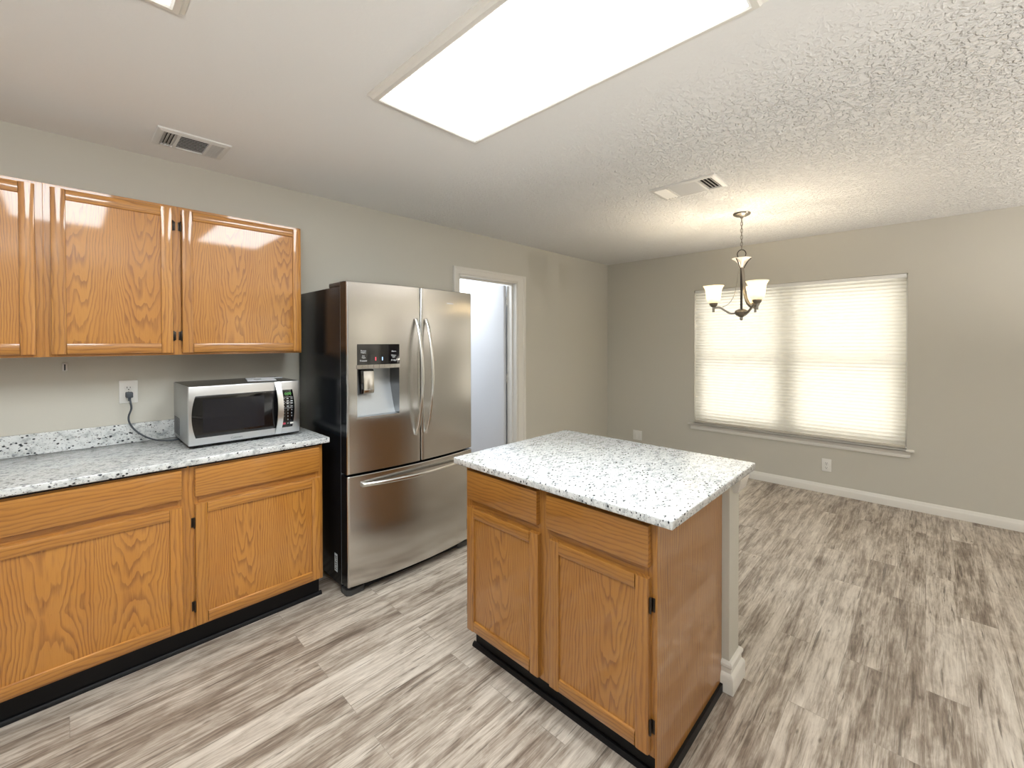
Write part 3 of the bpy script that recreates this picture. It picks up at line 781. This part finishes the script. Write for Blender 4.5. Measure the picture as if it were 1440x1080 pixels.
# cord and plug
cd = MB()
def smooth(pts, n=10):
    P = [Vector(p) for p in pts]; out = []
    for i in range(len(P)-1):
        p0, p1, p2, p3 = P[max(i-1, 0)], P[i], P[i+1], P[min(i+2, len(P)-1)]
        for k in range(n):
            t = k/n; out.append(.5*((2*p1) + (p2-p0)*t + (2*p0-5*p1+4*p2-p3)*t*t + (-p0+3*p1-3*p2+p3)*t**3))
    out.append(P[-1]); return out
O = Vector((.418, 2.61, CT))
cw = [(.232, 2.995, 1.142), (.236, 2.990, 1.115), (.238, 2.992, 1.085), (.228, 3.000, 1.045), (.232, 3.004, 1.010), (.252, 2.998, .972), (.285, 2.985, .938), (.325, 2.965, .915), (.37, 2.93, .9075), (.432, 2.93, .9075), (.46, 3.0, .912), (.50, 3.016, .935)]
cd.tube([p - O for p in smooth(cw)], .0042, 10); cord = cd.build('power_cord', 'cord', mw)
pg = MB(); pg.box(.218-.418, .246-.418, 2.986-2.61, D-.0135-2.61, 1.143-CT, 1.172-CT, 0, .004); pg.lathe([(.006, 0), (.006, .012), (.008, .02)], (.232-.418, 2.995-2.61, 1.127-CT), 12); pg.build('plug', 'cord', cord)

# leaflet lying on the microwave
zt = CT+H1+.0020
lf = MB()
qd = [Vector((.752, 2.962, zt)), Vector((.880, 2.915, zt)), Vector((.893, 2.745, zt)), Vector((.712, 2.640, zt))]
q4 = [(.752, 2.955), (.885, 2.905), (.845, 2.700), (.712, 2.750)]
lf.prism(q4, 'z', zt, zt+.003)
lf.prism([(.80, 2.93), (.93, 2.86), (.91, 2.81), (.79, 2.86)], 'z', zt+.0032, zt+.005)
leaf = tag(lf.build('leaflet', 'paper'), 'folded white leaflet lying on top of the microwave', 'leaflet')
q = MB(); q.prism([(.765, 2.84), (.80, 2.827), (.792, 2.79), (.757, 2.803)], 'z', zt+.0030, zt+.0034); q.build('printed_picture', 'grey_ink', leaf)

# ------------------------------------------------------------------ outlets, hook
def duplex(name, label, loc, rot):
    r = thing(name, label, 'outlet', loc, rot, 'wall outlets')
    MB().box(-.0375, .0375, -.006, 0, -.060, .060, 0, .003).build('plate', 'plate', r)
    for z in (.021, -.021):
        f = MB(); f.lathe([(0, 0), (.0165, 0), (.0165, .003), (.015, .004), (0, .004)], (0, -.0055, z), 24, 0, 'y')
        fo = f.build('receptacle', 'plate', r)
        s_ = MB(); s_.box(-.0075, -.0050, -.0100, -.0093, z-.002, z+.007); s_.box(.0050, .0075, -.0100, -.0093, z-.001, z+.006)
        s_.lathe([(0, 0), (.0028, 0), (.0028, .0006), (0, .0006)], (0, -.0094, z-.0085), 12, 0, 'y'); s_.build('slot', 'ink', fo)
    MB().lathe([(0, 0), (.003, 0), (.003, .0015), (0, .002)], (0, -.0055, 0), 12, 0, 'y').build('screw', 'chrome', r)
    return r
duplex('wall_outlet', 'white outlet above the worktop with the microwave plug in it', (.232, D, 1.171), 0)
duplex('wall_outlet', 'white outlet low on the wall under the window', (E, .680, .266), R(-90))
r = thing('wall_outlet', 'wide white outlet plate seen just behind the island top', 'outlet', (E, 2.613, .262), R(-90), 'wall outlets')
MB().box(-.060, .060, -.006, 0, -.060, .060, 0, .003).build('plate', 'plate', r)
for x, w_ in ((-.024, .034), (.030, .026)): MB().box(x-w_/2, x+w_/2, -.012, -.005, -.042, .042, 0, .003).build('rocker', 'plate', r)
hk = thing('wall_hook', 'tiny white adhesive hook under the left wall cabinet', 'hook', (-.001, D, 1.312))
MB().box(-.0095, .0095, -.004, 0, -.021, .021, 0, .0035).build('plate', 'plate', hk)
q = MB(); q.tube(smooth([(0, -.004, .012), (0, -.010, .006), (0, -.010, -.010), (0, -.016, -.014), (0, -.019, -.006)]), .0025, 8); q.build('hook', 'ink', hk)

# ------------------------------------------------------------------ chandelier
AX = Vector((3.713, 1.062)); nv = AX.normalized(); rv = Vector((nv.y, -nv.x))
ch = thing('chandelier', 'three-arm chandelier with frosted bell shades hanging before the window', 'chandelier', (AX.x, AX.y, CE))
def cz(z): return z - CE
MB().lathe([(0, 0), (.060, 0), (.063, -.004), (.060, -.012), (.040, -.024), (.014, -.030), (.008, -.042), (0, -.044)], (0, 0, 0), 32).build('canopy', 'pewter', ch)
zc0, zc1 = 2.400, 2.160; n = 9
for i in range(n):
    z = zc0 - (i+.5)*(zc0-zc1)/n; hl = (zc0-zc1)/n*.66
    pts = [(.0085*math.cos(a), 0, z + hl*math.sin(a)) for a in [2*math.pi*k/16 for k in range(16)]]
    if i % 2: pts = [(p[1], p[0], p[2]) for p in pts]
    MB().tube([(p[0], p[1], cz(p[2])) for p in pts], .0017, 6, 0, True).build('chain_link', 'pewter', ch)
MB().tube([(.003*math.sin(k*1.1), .003*math.cos(k*.9), cz(2.40-.0165*k)) for k in range(16)], .0022, 6).build('wire', 'pewter', ch)
MB().tube([(rv.x*.030*math.cos(a), rv.y*.030*math.cos(a), cz(2.122) + .034*math.sin(a)) for a in [2*math.pi*k/28 for k in range(28)]], .0035, 8, 0, True).build('hanging_loop', 'bronze', ch)
MB().lathe([(0, cz(2.080)), (.055, cz(2.086)), (.068, cz(2.092)), (.069, cz(2.088)), (.050, cz(2.076)), (.030, cz(2.055)), (.016, cz(2.030)), (.010, cz(2.012)), (0, cz(2.010))], (0, 0, 0), 32).build('bell_cap', 'cup', ch)
for k in range(3):
    a0 = R(40 + 120*k)
    pts = [(.064, 2.087), (.040, 2.062), (.022, 2.030), (.013, 2.012)]
    MB().tube([(r_*math.cos(a0), r_*math.sin(a0), cz(z)) for r_, z in smooth([(p[0], p[1], 0) for p in pts], 5) for _ in (0,)] if False else [(p.x*math.cos(a0), p.x*math.sin(a0), cz(p.y)) for p in smooth([(q_[0]+.003, q_[1]-.003, 0) for q_ in pts], 5)], .0035, 8).build('cap_rib', 'bronze', ch)
MB().lathe([(0, cz(2.014)), (.0085, cz(2.014)), (.0085, cz(1.682)), (0, cz(1.682))], (0, 0, 0), 20).build('stem', 'bronze', ch)
MB().lathe([(0, cz(1.692)), (.020, cz(1.690)), (.044, cz(1.676)), (.049, cz(1.664)), (.040, cz(1.642)), (.018, cz(1.628)), (.010, cz(1.622)), (.012, cz(1.612)), (.008, cz(1.600)), (0, cz(1.598))], (0, 0, 0), 32).build('hub', 'pewter', ch)
RA = .200
for th in (-90, 31, 150):
    d2 = rv*math.sin(R(th)) - nv*math.cos(R(th))
    P = lambda r_, z: (d2.x*r_, d2.y*r_, cz(z))
    arm = MB(); arm.tube(smooth([P(.035, 1.658), P(.075, 1.656), P(.115, 1.680), P(.150, 1.704), P(.180, 1.706), P(RA, 1.700)], 8), .0075, 10)
    arm.lathe([(0, -.036), (.009, -.036), (.009, .010), (0, .010)], P(RA, 1.706), 16)
    ao = arm.build('arm', 'pewter', ch)
    st = MB(); st.tube(smooth([P(.014, 2.010), P(.026, 1.95), P(.036, 1.87), P(.055, 1.79), P(.09, 1.735), P(.135, 1.708)], 8), 0, 8, 0, False, (.012, .0022, (-d2.y, d2.x, 0))); st.build('scroll_strap', 'pewter', ao)
    MB().lathe([(0, 1.712-1.7), (.016, 1.712-1.7), (.029, 1.726-1.7), (.033, 1.742-1.7), (.030, 1.745-1.7), (0, 1.738-1.7)], P(RA, 1.700), 24).build('shade_holder', 'pewter', ao)
    prof = [(.022, .040), (.036, .046), (.049, .064), (.055, .090), (.056, .120), (.060, .150), (.070, .172), (.077, .180), (.078, .1825), (.075, .182), (.067, .174), (.057, .152), (.053, .120), (.052, .090), (.046, .066), (.034, .049), (.020, .043)]
    MB().lathe(prof, P(RA, 1.700), 36).build('shade', 'shade', ao)
    MB().lathe([(0, .045), (.012, .047), (.013, .070), (.020, .090), (.022, .108), (.014, .124), (0, .128)], P(RA, 1.700), 16).build('bulb', emit('lit_bulb_%d' % (th+100), (1, .88, .68), 4.0), ao)
    li = bpy.data.lights.new('chandelier_light', 'POINT'); li.energy = BULB; li.color = (1, .86, .66); li.shadow_soft_size = .018
    lo = bpy.data.objects.new('chandelier_light', li); COL.objects.link(lo); lo.parent = ch; lo.location = P(RA, 1.846)

# ------------------------------------------------------------------ unseen bowl lamps added behind the camera to brighten the ceiling
for x, y, lb_ in ((-.7, -1.2, 'added fill lamp with an upturned bowl, unseen left of the camera'), (3.7, -2.7, 'added fill lamp with an upturned bowl, unseen right of the camera')):
    gl = thing('fill_lamp', lb_, 'lamp', (x, y, 0), 0, 'added bowl fill lamps')
    MB().lathe([(0, 0), (.13, 0), (.13, .012), (.03, .03), (.011, .04), (.011, 1.02), (0, 1.02)], (0, 0, 0), 28).build('stand', 'pewter', gl)
    MB().lathe([(0, 1.01), (.03, 1.01), (.10, 1.035), (.155, 1.075), (.18, 1.125), (.183, 1.125), (.158, 1.07), (.10, 1.028), (.03, 1.003), (0, 1.003)], (0, 0, 0), 40).build('bowl_shade', 'trim', gl)
    li = bpy.data.lights.new('bowl_fill_light', 'POINT'); li.energy = FILL; li.color = (.95, .98, 1) if x < 0 else (1, .95, .90); li.shadow_soft_size = .03
    lo = bpy.data.objects.new('bowl_fill_light', li); COL.objects.link(lo); lo.parent = gl; lo.location = (0, 0, 1.085)
